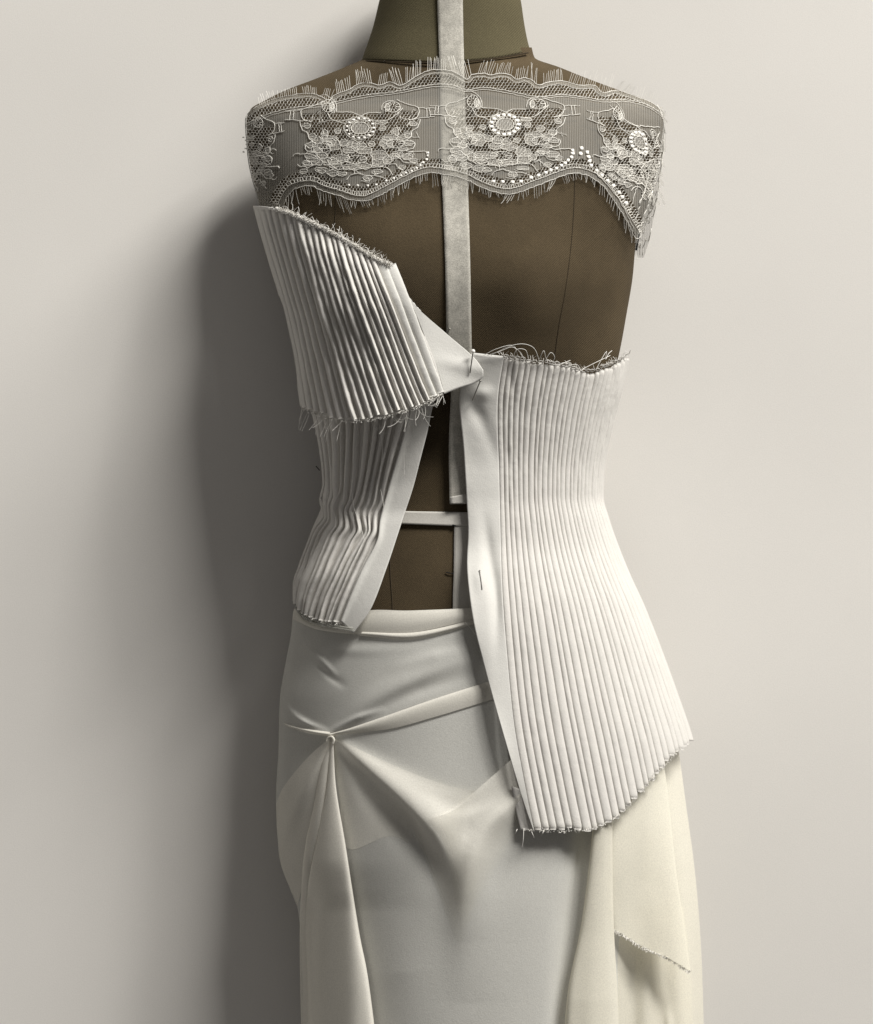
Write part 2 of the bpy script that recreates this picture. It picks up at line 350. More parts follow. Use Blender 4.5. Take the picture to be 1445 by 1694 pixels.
# smooth side band at the silhouette, wrapping on to the back
yy = rowsy[(rowsy > 592) & (rowsy < 1228)]
xa = col_x(NP-2+jit[NP-2])[(rowsy > 592) & (rowsy < 1228)]
G = []
for y, x in zip(yy, xa):
    h = pR(y)-CR; t0 = np.arcsin(np.clip((x-CR)/h, -1, 1)); tt = np.linspace(t0, pi/2+.9, 22)
    bu = 5*np.sin(np.clip((tt-t0)/(pi/2+.25-t0), 0, 1)*pi)**.6; X = CR+(h+bu-1)*np.sin(tt); Yd = np.where(tt < pi/2, -(pF(y)+4+bu)*np.abs(np.cos(tt))**1.1, 85*np.abs(np.cos(tt)))
    G.append(np.stack([X, np.full(22, y), Yd], 1))
G = np.array(G)
sheet('side_band', G[..., 0], G[..., 1], G[..., 2], M['cotton'], panel, solid=.0008)
# backing cloth
yb_ = np.linspace(0, 1, 120); ss = np.linspace(0, 1, 90)
PXg = np.zeros((120, 90)); PYg = np.zeros((120, 90))
for j, s_ in enumerate(ss):
    x = col_x(s_*(NP-.4)); ok = clip_col(x, 3, -5); yv = rowsy[ok]; PYg[:, j] = np.linspace(yv[0], yv[-1], 120); PXg[:, j] = np.interp(PYg[:, j], rowsy, x)
sheet('backing_cloth', PXg, PYg, right_base(PXg, PYg)+1.0, M['cotton'], panel, solid=.0006, off=1)
# placket (flat front band)
pl_left = [(762, 642), (760, 665), (767, 740), (772, 820), (775, 880), (773, 930), (775, 965), (785, 1035), (800, 1095), (826, 1190), (850, 1272), (868, 1330), (884, 1376)]
pl_top = [(781, 583), (800, 587), (834, 590)]
def placket_base(px, py):
    b = right_base(px, py)
    d = 5*np.exp(-((px-800)/20)**2-((py-690)/40)**2)
    return b-3
def placket_sheet():
    R_ = smooth_poly([(834, 589), (824, 660), (826, 780), (829, 900), (832, 980), (839, 1080), (851, 1200), (867, 1290), (885, 1378)], 170)
    L_ = smooth_poly([(781, 583), (765, 615)]+pl_left, 170)
    s = np.linspace(0, 1, 26)[None, :, None]; P = L_[:, None]*(1-s)+R_[:, None]*s
    px, py = P[..., 0], P[..., 1]
    # dents around the pins
    d = -6*np.exp(-((px-782-(py-662)*.42)/13)**2)*np.clip((py-655)/30, 0, 1)*np.exp(-np.clip(py-662, 0, 400)/70)
    d += 4*np.exp(-((px-800)/14)**2-((py-650)/11)**2)
    d += -7*np.exp(-((px-(812+(py-935)*.12))/10)**2)*np.exp(-((py-935)/62)**2)
    d += 3.0*np.exp(-((px-793)/9)**2-((py-960)/18)**2)
    d += -5*np.exp(-((px-822)/9)**2-((py-1000)/60)**2)
    edge = 2.5*np.sin(py/37)*np.exp(-(px-L_[:, 0:1])/10)
    yd = placket_base(px, py)-3-d*1.0-edge-6*np.exp(-(R_[:, 0:1]-px)/7)*0
    return sheet('placket', px, py, yd, M['placket'], panel, solid=.0007)
placket_sheet()
# turned under raw edge below the placket
strip('turned_edge', [(846, 1300), (855, 1345), (862, 1374)], [(872, 1310), (880, 1350), (890, 1376)], -9, M['cotton'], panel, yf=right_base, n=20, solid=.0006)
T = Tubes()
tf = lambda q: top_edge[int(q*88)]
frays(T, tf, 90, 4, 13, -1.2, .9, right_base, 4, .32, 1.2, 3)
bf = lambda q: bot_edge[int(q*78)]
frays(T, lambda q: bf(q)+rng.normal(0, 1.2, 2)-[0, 3], 260, 2, 5, 1.5, .9, right_base, 6, .38, 1.6, 4)
frays(T, lambda q: (1000+q*42, np.interp(1000+q*42, top_edge[:, 0], top_edge[:, 1])), 80, 3, 10, -2.2, .9, right_base, 4, .34, 1.6, 6)
for pts in ([(800, 588), (822, 577), (850, 572), (858, 592)], [(806, 588), (830, 580), (848, 574), (862, 584), (870, 600)], [(812, 588), (845, 572), (868, 569), (884, 576), (893, 598)],
            [(848, 594), (856, 578), (870, 579), (874, 592)], [(893, 594), (900, 580), (903, 590), (906, 598)], [(903, 595), (912, 583), (918, 590), (914, 601)], [(915, 603), (928, 602), (944, 596)],
            [(935, 607), (955, 603), (962, 613), (968, 608)], [(986, 612), (998, 590), (1004, 581), (1002, 595), (1008, 584), (1013, 580)], [(965, 610), (985, 600), (1010, 588)],
            [(867, 1370), (866, 1390), (864, 1402)], [(856, 1372), (853, 1379)], [(880, 1376), (884, 1386)], [(900, 1374), (897, 1382)]):
    p = smooth_poly(pts, 24); T.add(np.c_[p, right_base(p[:, 0], p[:, 1])-11-4*np.sin(np.linspace(0, pi, 24))], .55, 4)
T.build('frayed_threads', M['thread'], panel, kind='stuff')
# top roll ends of the tucks
T = Tubes()
for i in range(NP-3):
    x = col_x(i+.5+jit[i]); y = np.interp(x[10], top_edge[:, 0], top_edge[:, 1]); a = np.linspace(0, 2*pi, 14); hw = (col_x(i+1)[10]-col_x(i)[10])*.45
    cx = x[int((y-560)/3)]
    X = cx+hw*np.cos(a); Yy = y-1+2.2*np.sin(a)+rng.normal()*.8
    T.add(np.stack([X, Yy, right_base(X, Yy)-5+3*np.sin(a)], 1), .8, 4)
T.build('tuck_end_roll', M['cotton'], panel, kind='stuff')

# ---- upper left pleated flap
FP = [(320, 416, 190), (340, 419, 192), (440, 446, 208), (520, 474, 214), (600, 491, 214), (672, 496, 210), (720, 500, 208)]
fL, fF = prof(FP)
def flap_base(px, py):
    off = np.interp(py, [340, 500, 690], [4, 16, 26])*np.clip((790-px)/90, .15, 1)
    return front(px, py, fL(py), 1512-fL(py), fF(py)-8, 5.0)-off*.4
flap = empty('left_bodice_flap', 'white flap with curved fanned tucks and a frayed top edge over the left bust', 'bodice panel', 600, 690, -180)
fp_top = [(420, 340), (445, 342), (472, 348), (500, 360), (530, 374), (560, 389), (585, 404), (612, 420), (640, 434), (652, 437)]
fp_bot = [(498, 672), (530, 685), (570, 694), (620, 691), (660, 681), (700, 668), (734, 649)]
fp_left = [(420, 340), (432, 385), (448, 440), (466, 500), (482, 570), (492, 630), (498, 672)]
fp_right = [(652, 437), (660, 470), (683, 506), (705, 561), (722, 605), (734, 649)]
fc = coons(fp_top, fp_bot, fp_left, fp_right)
NF = 19
sw = lambda q: np.clip(.008+.862*np.asarray(q)**1.12, 0, 1)   # pleated span of the flap
tt = np.linspace(0, 1, 90)
fcp = coons(fp_top, fp_bot, fp_left, [(652, 437), (674, 490), (698, 552), (718, 606), (734, 649)])
def bow(s, t): return fcp(np.clip(s+.34*s*(1-s)*np.asarray(t)**2.2, 0, 1), t)
jf = rng.normal(0, .12, NF+1)
for i in range(NF):
    s0 = float(sw((i+jf[i]*.8)/NF)); s1 = float(sw((i+1+jf[i+1]*.8)/NF)); sm = (s0+s1)/2
    t0 = .015+.01*rng.random(); t1 = 1.0+rng.uniform(-.012, .01)
    t_ = np.linspace(t0, t1, 90); a = bow(s0, np.clip(t_, 0, 1)); b = bow(s1, np.clip(t_, 0, 1)); c_ = (a+b)/2
    wd = np.hypot(*(b-a).T); fade = np.interp(i, [0, 4, 9, NF], [.5, .75, 1.0, 1.0])
    big = 1.0 if rng.random() > .3 else 1.25
    hg = np.interp(t_, [0, .12, .5, 1], [5, 8, 9.5, 9])*fade*big*np.clip(wd/11, .6, 1.1)
    pleat('pleat', c_, wd*(.60 if i > 4 else .66), hg*1.1, flap_base, M['cotton'], flap, lean=.06, k=11, seed=500+i*3, wob=.25, squash=.7)
# broad soft folds beside the placket
for q, (s0, s1, hh_) in enumerate(((.86, .925, 6), (.925, 1.0, 5))):
    t_ = np.linspace(.02, .99, 80); a = bow(s0, t_); b = bow(s1, t_); pleat('broad_fold', (a+b)/2, np.hypot(*(b-a).T)*1.05, np.full(80, float(hh_)), flap_base, M['placket'], flap, lean=.22, k=11, seed=900+q, wob=.5, squash=.8)
SS, TT = np.meshgrid(np.linspace(0, 1, 110)**1.2, np.linspace(0, 1, 110)); P = fc(SS, TT)
sheet('backing_cloth', P[..., 0], P[..., 1], flap_base(P[..., 0], P[..., 1]), M['cotton'], flap, solid=.0009)
tri = coons([(652, 437), (662, 470), (690, 508), (740, 553), (785, 592), (800, 612)], fp_right, [(652, 437), (652, 437.5), (652, 438)], [(800, 612), (799, 624), (785, 634), (760, 642), (734, 652)])
SS, TT = np.meshgrid(np.linspace(0, 1, 70), np.linspace(0, 1, 40)); P = tri(SS, TT)
def tri_y(px, py):
    k = np.clip((px-690)/100, 0, 1); k = k*k*(3-2*k)
    return flap_base(px, py)*(1-k)+(right_base(np.full_like(px, 800.), np.full_like(py, 620.))-14)*k-3*np.exp(-((py-(600+.2*(px-740)))/12)**2)*np.clip((px-700)/60, 0, 1)
sheet('placket', P[..., 0], P[..., 1], tri_y(P[..., 0], P[..., 1])-1.5, M['placket'], flap, solid=.0007)
T = Tubes(); ft = smooth_poly(fp_top, 200)
frays(T, lambda q: ft[int(30+q*165)]+np.array([0, rng.normal()*1.5+1]), 1800, 2, 5.5, -.5, 1.6, flap_base, 6, .34, 3.5, 11)
frays(T, lambda q: ft[int(40+q*155)], 90, 8, 16, -.7, .7, flap_base, 6, .4, 1.5, 12)
fb = smooth_poly(fp_bot, 200)
frays(T, lambda q: fb[int(q*199)], 260, 2, 7, 1.5, .8, flap_base, 6, .4, .8, 13)
frays(T, lambda q: fb[int(q*60+2)], 16, 20, 42, 2.0, .2, flap_base, 4, .45, .3, 14)
frays(T, lambda q: fb[int(q*70+110)], 14, 18, 40, 1.6, .35, flap_base, 4, .45, 1.2, 15)
frays(T, lambda q: (728+q*8, 652), 14, 12, 28, 1.9, .45, flap_base, 4, .5, .3, 16)
T.build('frayed_threads', M['thread'], flap, kind='stuff')
T = Tubes(); p = smooth_poly(fp_top, 130)[14:126]; p = p+rng.normal(0, .7, p.shape)+[0, 2.5]; T.add(np.c_[p, flap_base(p[:, 0], p[:, 1])-5+rng.normal(0, .8, len(p))], 3.1*(1+.3*rng.normal(0, 1, len(p)).clip(-1, 1)), 6); T.build('raw_edge_roll', M['cotton'], flap)

# ---- lower left pleated panel
LP = [(600, 500, 172), (676, 515, 158), (754, 529, 144), (811, 533, 138), (839, 531, 138), (872, 517, 143), (920, 500, 152), (962, 486, 160), (1000, 483, 166), (1060, 480, 172)]
lL, lF = prof(LP)
def low_base(px, py): return front(px, py, lL(py), 1514-lL(py), lF(py)+2, 3.2)-4
low = empty('left_waist_panel', 'narrow white pleated waist panel with kinked uneven tucks hanging below the bust flap', 'bodice panel', 540, 1020, -140)
lo = coons([(505, 640), (600, 645), (692, 645)], [(488, 993), (507, 1014), (526, 1023), (547, 1028), (564, 1028)],
           [(505, 640), (517, 684), (531, 754), (535.5, 811), (533, 839), (519, 872), (502, 920), (488, 962), (487, 993)],
           [(692, 645), (681, 674), (663, 738), (642, 811), (629, 861), (625, 891), (599, 943), (578, 991), (564, 1028)])
NL = 12; jl = rng.normal(0, .2, NL+1); jl[0] = 0; jl[-1] = 0
for i in range(NL):
    f = lambda q: float(np.clip(q/NL, 0, 1)**1.1)
    t_ = np.linspace(0, 1, 120); a = lo(f(i+jl[i]), t_); b = lo(f(i+1+jl[i+1]), t_); c_ = (a+b)/2
    kink = np.exp(-((t_-.50)/.05)**2); c_[:, 0] += rng.normal()*2.2*kink+5*np.exp(-((t_-.60)/.035)**2)-4*np.exp(-((t_-.52)/.03)**2)+rng.normal()*1.6*np.exp(-((t_-.62)/.06)**2)+rng.normal()*1.0*np.sin(t_*14+rng.random()*6)
    wd = np.hypot(*(b-a).T); ok = c_[:, 1] < 1200
    hg = np.interp(t_, [0, .3, .5, .56, .75, 1], [9, 9, 6, 7, 10, 9])*np.interp(i, [0, 4, 8, 16], [.5, .8, 1, 1])*rng.uniform(.9, 1.6)
    pleat('pleat', c_, wd*.58, hg, low_base, M['cotton'], low, lean=rng.normal()*.12+.05, k=11, seed=1300+i*3, wob=.28, squash=.5)
SS, TT = np.meshgrid(np.linspace(0, 1, 70)**1.2, np.linspace(0, 1, 130)); P = lo(SS, TT)
sheet('backing_cloth', P[..., 0], P[..., 1], low_base(P[..., 0], P[..., 1])+.5, M['cotton'], low, solid=.0007)
Lp = smooth_poly([(690, 648), (681, 674), (663, 738), (642, 811), (629, 861), (625, 891), (599, 943), (578, 991), (564, 1028)], 130)
Rp = smooth_poly([(725, 640), (716, 674), (708, 712), (696, 759), (684, 806), (670, 849), (660, 880), (640, 940), (613, 1009), (585, 1048)], 130)
s = np.linspace(0, 1, 16)[None, :, None]; P = Lp[:, None]*(1-s)+Rp[:, None]*s
yd = low_base(P[..., 0], P[..., 1])-5-5*np.exp(-((s[..., 0])/.18)**2)+2.0*np.sin(P[..., 1]/46+s[..., 0]*2)
sheet('placket', P[..., 0], P[..., 1], yd, M['placket'], low, solid=.0007)
T = Tubes()
lb = smooth_poly([(488, 993), (507, 1014), (526, 1023), (547, 1028), (564, 1028)], 60)
frays(T, lambda q: lb[int(q*59)], 150, 3, 9, 1.5, .8, low_base, 6, .5, .9, 21)
for pts in ([(582, 810), (586, 840), (594, 862), (603, 893)], [(630, 810), (633, 825), (636, 841)], [(627, 700), (633, 740), (628, 790)], [(668, 740), (669, 765), (669, 785)],
            [(612, 690), (620, 708), (634, 716), (645, 716)], [(641, 690), (639, 702), (625, 708), (615, 698)]):
    p = smooth_poly(pts, 20); T.add(np.c_[p, low_base(p[:, 0], p[:, 1])-16], .45, 4)
T.build('frayed_threads', M['thread'], low, kind='stuff')

# ------------------------------------------------------------------ skirt
SK = [(1000, 486, 1050, 170), (1045, 482, 1060, 176), (1100, 472, 1068, 184), (1160, 463, 1076, 190), (1240, 461, 1084, 196), (1320, 457, 1088, 202), (1420, 464, 1086, 204), (1470, 480, 1084, 204), (1510, 494, 1082, 204), (1600, 500, 1082, 204), (1800, 504, 1082, 204)]
kL, kR, kF = prof(SK)
def seg_dist(px, py, poly):
    p = smooth_poly(poly, 28)[:, :2]; best = np.full(px.shape, 1e9); sg = np.zeros(px.shape); tt = np.zeros(px.shape)
    for i in range(len(p)-1):
        a = p[i]; d = p[i+1]-a; L2 = d@d; t = np.clip(((px-a[0])*d[0]+(py-a[1])*d[1])/L2, 0, 1)
        dx = px-a[0]-t*d[0]; dy = py-a[1]-t*d[1]; ds = np.hypot(dx, dy); m = ds < best
        best = np.where(m, ds, best); sg = np.where(m, np.sign(d[0]*dy-d[1]*dx), sg); tt = np.where(m, (i+t)/(len(p)-1), tt)
    return best*sg, tt
# (polyline, width left-of-travel, width right-of-travel start/end, height start/mid/end)
FOLDS = [
    # wrinkles above the knot
    ([(500, 1065), (530, 1090), (560, 1125)], 5, 10, (0, 7, 0)),
    ([(512, 1085), (545, 1118), (575, 1140)], 8, 5, (0, -4, 0)),
    ([(466, 1160), (485, 1182), (512, 1200), (545, 1213)], 5, 7, (2, 9, 4)),
    ([(466, 1175), (490, 1196), (520, 1206), (545, 1213)], 4, 4, (-1, -5, -3)),
    ([(468, 1205), (492, 1203), (520, 1211), (545, 1215)], 4, 5, (1, 5, 3)),
    ([(560, 1208), (600, 1170), (660, 1135), (740, 1100), (800, 1085)], 18, 14, (3, 5, 2)),
    ([(600, 1185), (700, 1140), (800, 1110)], 12, 10, (0, -3, 0)),
    ([(480, 1040), (520, 1068), (600, 1076), (700, 1070)], 10, 10, (2, 2, 0)),
    # lower cowl folds
    ([(570, 1236), (612, 1272), (668, 1322), (725, 1382), (757, 1440), (770, 1530), (774, 1660)], 46, 26, (5, 13, 17, 9, 3, 0)),
    ([(560, 1240), (600, 1305), (655, 1368), (712, 1425), (742, 1490), (750, 1620)], 18, 24, (0, -4, -5, -3, -1, 0)),
    ([(890, 1290), (845, 1335), (800, 1385), (775, 1450), (765, 1540), (760, 1660)], 36, 24, (4, 10, 10, 5, 2, 0)),
    ([(690, 1318), (740, 1352), (800, 1345), (870, 1300)], 14, 24, (0, 4, 2)),
    ([(550, 1208), (590, 1188), (640, 1172)], 4, 6, (2, 4, 0)),
    ([(640, 1110), (720, 1085), (800, 1070)], 9, 12, (0, 3, 0)),
    ([(640, 1480), (660, 1580), (670, 1740)], 50, 50, (0, 3, 0)),
    ([(968, 1340), (962, 1420), (945, 1520), (930, 1700)], 18, 18, (-15, -15, -12)),
    ([(1000, 1340), (1004, 1500), (1010, 1700)], 16, 16, (10, 12, 12)),
]
def fold_disp(px, py):
    d = np.zeros(px.shape)
    for poly, wl, wr, hs in FOLDS:
        grow = len(hs) > 3
        sd, t = seg_dist(px, py, poly); wdt = np.where(sd < 0, wl, wr)*((.25+.95*np.clip(t*1.5, 0, 1)) if grow else 1.)
        h = np.interp(t, np.linspace(0, 1, len(hs)), hs); h = h if not grow else h*(1-.0*t); d += h*np.exp(-(sd/wdt)**2)
    return d
def skirt_base(px, py): return front(px, py, kL(py), kR(py), kF(py), 2.2)-4
skirt = empty('draped_skirt', 'ivory sheer chiffon skirt knotted at the left hip with a cascade at the right', 'skirt', 755, 1690, -100)
rr = np.arange(1008, 1790, 3.0); th = np.linspace(-pi/2-.5, pi/2+.3, 300)
PY = np.repeat(rr[:, None], 300, 1); TH = np.repeat(th[None], len(rr), 0)
c_ = (kL(PY)+kR(PY))/2; h_ = (kR(PY)-kL(PY))/2; PX = c_+h_*np.sin(TH)
B = np.where(np.cos(TH) > 0, skirt_base(PX, PY), 112*np.abs(np.cos(TH)))
inf = np.clip(np.cos(TH)*2.5, 0, 1)
ytop = np.interp(PX, [470, 490, 520, 560, 600, 680, 780, 900, 1060], [1012, 1012, 1030, 1030, 1014, 1010, 1008, 1006, 1000])
PYs = PY+np.clip(ytop-1008, 0, 50)*np.exp(-(PY-1008)/30)
sheet('skirt_front', PX, PYs, B-fold_disp(PX, PYs)*inf, M['chiffon'], skirt, solid=0)
def sk_patch(name, top, bot, left, right, off, m, nr=60, nc=90, disp=True, extra=None, warp=None, base=skirt_base, solid=0, fade=None):
    f = coons(top, bot, left, right); SS, TT = np.meshgrid(np.linspace(0, 1, nc), np.linspace(0, 1, nr)); P = f(SS, TT); px, py = P[..., 0], P[..., 1]
    y = base(px, py)-(fold_disp(px, py) if disp else 0)-off(SS, TT)
    if extra is not None: y = y-extra(px, py, SS, TT)
    o = sheet(name, px, py, y, m, skirt, solid=solid)
    if fade is not None:
        at = o.data.attributes.new('layers', 'FLOAT', 'POINT'); at.data.foreach_set('value', np.clip(fade(SS, TT), 0, 1).ravel())
    return o
# waistband
sk_patch('waistband', [(487, 1006), (505, 1026), (560, 1036), (600, 1012), (680, 1010), (780, 1006), (860, 1002)], [(484, 1024), (520, 1040), (570, 1048), (620, 1050), (690, 1045), (780, 1026), (860, 1010)],
         [(487, 1006), (485, 1015), (484, 1024)], [(860, 1002), (860, 1010)], lambda s, t: 3+3*np.sin(pi*t), M['chiffon_d'], 16, 120)
sk_patch('waist_fold', [(600, 1044), (680, 1046), (740, 1036), (790, 1022)], [(596, 1052), (680, 1058), (740, 1046), (792, 1030)], [(600, 1044), (596, 1052)], [(790, 1022), (792, 1030)],
         lambda s, t: 2+4*np.sin(pi*t), M['chiffon_d'], 10, 60)
# diagonal rolled fold from the knot
sk_patch('diagonal_fold', [(546, 1214), (575, 1206), (640, 1184), (720, 1156), (820, 1124), (880, 1104)], [(546, 1218), (590, 1213), (650, 1205), (720, 1186), (820, 1156), (880, 1140)],
         [(546, 1214), (546, 1218)], [(880, 1104), (880, 1140)], lambda s, t: 1.5+6*np.sqrt(np.clip(np.sin(pi*np.clip(t*.9+.02, 0, 1)), 0, 1))*(1-.6*t), M['chiffon_d'], 16, 110)
sk_patch('left_gather_fold', [(468, 1196), (500, 1205), (546, 1211)], [(478, 1203), (510, 1213), (546, 1219)], [(468, 1196), (478, 1203)], [(546, 1211), (546, 1219)], lambda s, t: 2+4*np.sin(pi*t), M['chiffon_d'], 10, 40)
# cowl layers
sk_patch('cowl_drape', [(549, 1221), (580, 1233), (620, 1252), (700, 1286), (750, 1302), (786, 1309)], [(549, 1224), (562, 1320), (576, 1404), (650, 1384), (700, 1420), (730, 1500), (765, 1580), (795, 1480), (800, 1350)],
         [(549, 1221), (549, 1224)], [(786, 1309), (794, 1330), (800, 1350)], lambda s, t: 8*(1-t)**1.5+.25, M['cowl'], 90, 120, fade=lambda s, t: 1-np.clip((s-.3)/.12, 0, 1)*np.clip((t-.45)/.5, 0, 1)**1.0)
sk_patch('cowl_drape', [(700, 1353), (745, 1341), (770, 1324), (790, 1306), (840, 1262), (880, 1225)], [(700, 1354), (735, 1420), (765, 1560), (815, 1480), (860, 1410), (890, 1365)],
         [(700, 1353), (700, 1354)], [(880, 1225), (890, 1340)], lambda s, t: 9*(1-t)**.7+.6, M['cowl'], 70, 100, fade=lambda s, t: (1-np.clip((t-.35)/.6, 0, 1))*np.clip(s*2.6, 0, 1))
# left flank and tail
sk_patch('flank_drape', [(546, 1222), (520, 1243), (490, 1275), (466, 1308), (457, 1330)], [(540, 1260), (520, 1370), (505, 1440), (497, 1480), (492, 1500)], [(546, 1222), (543, 1240), (540, 1260)],
         [(457, 1330), (459, 1380), (465, 1430), (480, 1470), (492, 1500)], lambda s, t: 10*np.exp(-t*2.5)+2+3*np.sin(pi*s), M['chiffon_d'], 70, 60, extra=lambda px, py, s, t: 6*np.exp(-(((px-505)+(py-1300)*.45)/13)**2))
def tube_fold(name, lft, rgt, hs, m, parent, base, offs, n=110, k=23, solid=0, ripple=0, sq=.75):
    L_ = smooth_poly(lft, n); R_ = smooth_poly(rgt, n); a = np.linspace(-pi/2, pi/2, k)[None]
    f = (np.sin(a)+1)/2; px = L_[:, 0:1]*(1-f)+R_[:, 0:1]*f; py = L_[:, 1:2]*(1-f)+R_[:, 1:2]*f
    t = np.linspace(0, 1, n)[:, None]; h = np.interp(t, np.linspace(0, 1, len(hs)), hs); of = np.interp(t, np.linspace(0, 1, len(offs)), offs)
    mid = base(px, py)
    y = mid-of-h*np.cos(a)**sq-ripple*np.sin(px*.11+py*.004)*t*np.cos(a)
    return sheet(name, px, py, y, m, parent, solid=solid)
tube_fold('tail_fold', [(541, 1224), (532, 1262), (520, 1330), (505, 1400), (498, 1480), (496, 1560), (500, 1765)], [(548, 1228), (545, 1262), (540, 1310), (530, 1375), (516, 1440), (512, 1560), (520, 1765)], [3, 12, 16, 14, 12], M['chiffon_d'], skirt, skirt_base, [4, 8, 12, 12])
tube_fold('tail_fold', [(547, 1228), (541, 1300), (524, 1390), (507, 1470), (503, 1540), (507, 1600), (511, 1765)], [(552, 1230), (556, 1300), (572, 1398), (583, 1470), (596, 1550), (608, 1610), (628, 1765)], [3, 14, 24, 30, 34], M['chiffon_d'], skirt, skirt_base, [5, 10, 12, 14], ripple=2.5, sq=.5)
T = Tubes(); p = smooth_poly([(541, 1227), (543, 1221), (549, 1219), (553, 1224), (551, 1230)], 20)
T.add(np.c_[p, skirt_base(p[:, 0], p[:, 1])-11], 1.8, 8); p = smooth_poly([(540, 1213), (546, 1218), (553, 1215)], 12); T.add(np.c_[p, skirt_base(p[:, 0], p[:, 1])-8], 2, 8)
T.build('knot', M['chiffon_d'], skirt)
# right cascade
cas = skirt
def cas_base(px, py): return np.interp(px, [940, 1000, 1100, 1180], [-166, -152, -110, -20])+0*py
tube_fold('cascade_fold', [(984, 1330), (976, 1420), (962, 1530), (940, 1640), (930, 1765)], [(1014, 1330), (1014, 1420), (1016, 1530), (1022, 1640), (1027, 1765)], [14, 16, 18, 24, 26], M['chiffon_y'], skirt, cas_base, [14, 14, 16, 18, 18], ripple=2, sq=.6)
def casc(name, top, bot, left, right, yf, m, nr=80, nc=60):
    f = coons(top, bot, left, right); SS, TT = np.meshgrid(np.linspace(0, 1, nc), np.linspace(0, 1, nr)); P = f(SS, TT); px, py = P[..., 0], P[..., 1]
    return sheet(name, px, py, yf(px, py, SS, TT), m, skirt, solid=0)
casc('cascade_back', [(1000, 1240), (1060, 1210), (1118, 1200)], [(1000, 1770), (1080, 1770), (1167, 1770)], [(1000, 1240), (1000, 1480), (1000, 1770)], [(1118, 1200), (1134, 1320), (1150, 1440), (1160, 1560), (1167, 1770)],
     lambda px, py, s, t: -90+100*s**2-12*np.sin(s*15+t*2)*t-4+22*np.exp(-(t/.25)**2), M['chiffon_y'], 90, 100)
casc('cascade_leaf', [(1012, 1240), (1050, 1225), (1090, 1215)], [(1015, 1537), (1040, 1552), (1062, 1566), (1100, 1582), (1143, 1607)], [(1012, 1240), (1009, 1380), (1008, 1480), (1015, 1537)], [(1090, 1215), (1104, 1300), (1118, 1430), (1132, 1530), (1143, 1607)],
     lambda px, py, s, t: -150+45*s-14*np.sin(pi*s)**.6-9*np.sin(s*5.5+t*2.2+.4)*np.clip(t*1.5, 0, 1)+26*np.exp(-(t/.38)**2), M['chiffon_y'], 100, 90)
casc('cascade_ripple', [(1008, 1500), (1060, 1500), (1130, 1500)], [(1018, 1770), (1080, 1770), (1150, 1770)], [(1008, 1500), (1014, 1600), (1018, 1770)], [(1130, 1500), (1142, 1600), (1150, 1770)],
     lambda px, py, s, t: -130+72*s-7*np.sin(s*15+.6+t*1.2)*(1-.5*s)-6*np.exp(-((s-.55-.2*t)/.06)**2)*np.clip((t-.5)*4, 0, 1), M['chiffon_y'], 50, 110)
T = Tubes(); le = smooth_poly([(1015, 1537), (1040, 1552), (1062, 1566), (1100, 1582), (1143, 1607)], 100)
frays(T, lambda q: le[int(q*99)], 260, 2, 7, 1.6, .8, lambda x, y: -150+45*(x-1015)/128-8, 2, .45, 1.0, 31)
T.build('frayed_hem', M['thread'], skirt, kind='stuff')
T = Tubes(); p = smooth_poly([(770, 1030), (779, 1040), (787, 1050)], 10); T.add(np.c_[p, skirt_base(p[:, 0], p[:, 1])-12], .5, 4); T.build('loose_thread', M['thread'], skirt)
# clear elastic loop
T = Tubes()
for o_ in (0, 3.5):
    p = smooth_poly([(487, 992+o_), (493, 1008+o_), (508, 1022+o_), (530, 1030+o_), (560, 1036+o_), (585, 1040+o_)], 60); T.add(np.c_[p, low_base(p[:, 0], p[:, 1])-9], 1.3, 6)
o = T.build('elastic_cord', M['clear']); tag(o, 'clear shiny elastic cord curving below the kinked waist pleats at the skirt top', 'cord')

# ------------------------------------------------------------------ lace
def lace_y(px, py):
    L_ = bL(py)-3; R_ = bR(py)+3
    c = (L_+R_)/2; h = (R_-L_)/2; u = np.clip(np.abs((px-c)/h), 0, 1)
    return -(bF(py)+4)*(1-u**2.15)**.55-7
lace = empty('lace_band', 'sheer off white floral scalloped lace band with eyelash fringe wrapped across the shoulders', 'lace', 755, 300, -130)
LT = np.array([(404, 192), (425, 176), (455, 163), (490, 156), (520, 155), (546, 165), (552, 158), (579, 147), (595, 138), (619, 138), (627, 141), (646, 135), (662, 141), (687, 127), (708, 117), (727, 115), (750, 118), (768, 128),
               (774, 131), (780, 124), (800, 121), (813, 124), (826, 121), (845, 124), (855, 131), (868, 128), (880, 132), (890, 140), (910, 135), (933, 134), (958, 141), (984, 141), (998, 153), (1018, 149), (1046, 157), (1075, 168), (1097, 182)], float)
LB = np.array([(427, 345), (440, 345), (468, 342), (476, 325), (484, 314), (498, 309), (514, 307), (533, 315), (563, 324), (584, 331), (606, 332), (622, 326), (649, 312), (673, 299), (698, 288), (714, 285), (733, 288), (757, 292), (774, 298), (791, 307),
               (814, 316), (839, 321), (862, 317), (879, 310), (904, 301), (930, 291), (953, 286), (975, 291), (998, 307), (1015, 330), (1029, 352), (1041, 372), (1055, 396), (1066, 380), (1080, 330), (1096, 250)], float)
def lt(x): return np.interp(x, LT[:, 0], LT[:, 1])
def lb_(x): return np.interp(x, LB[:, 0], LB[:, 1])
def off_poly(p, d):
    q = smooth_poly(p, len(p)*5); n = np.gradient(q, axis=0); n /= np.linalg.norm(n, axis=1)[:, None]+1e-9
    return q+np.stack([-n[:, 1], n[:, 0]], 1)*d
cords = Tubes(); net = Tubes(); dots = []; fills = []
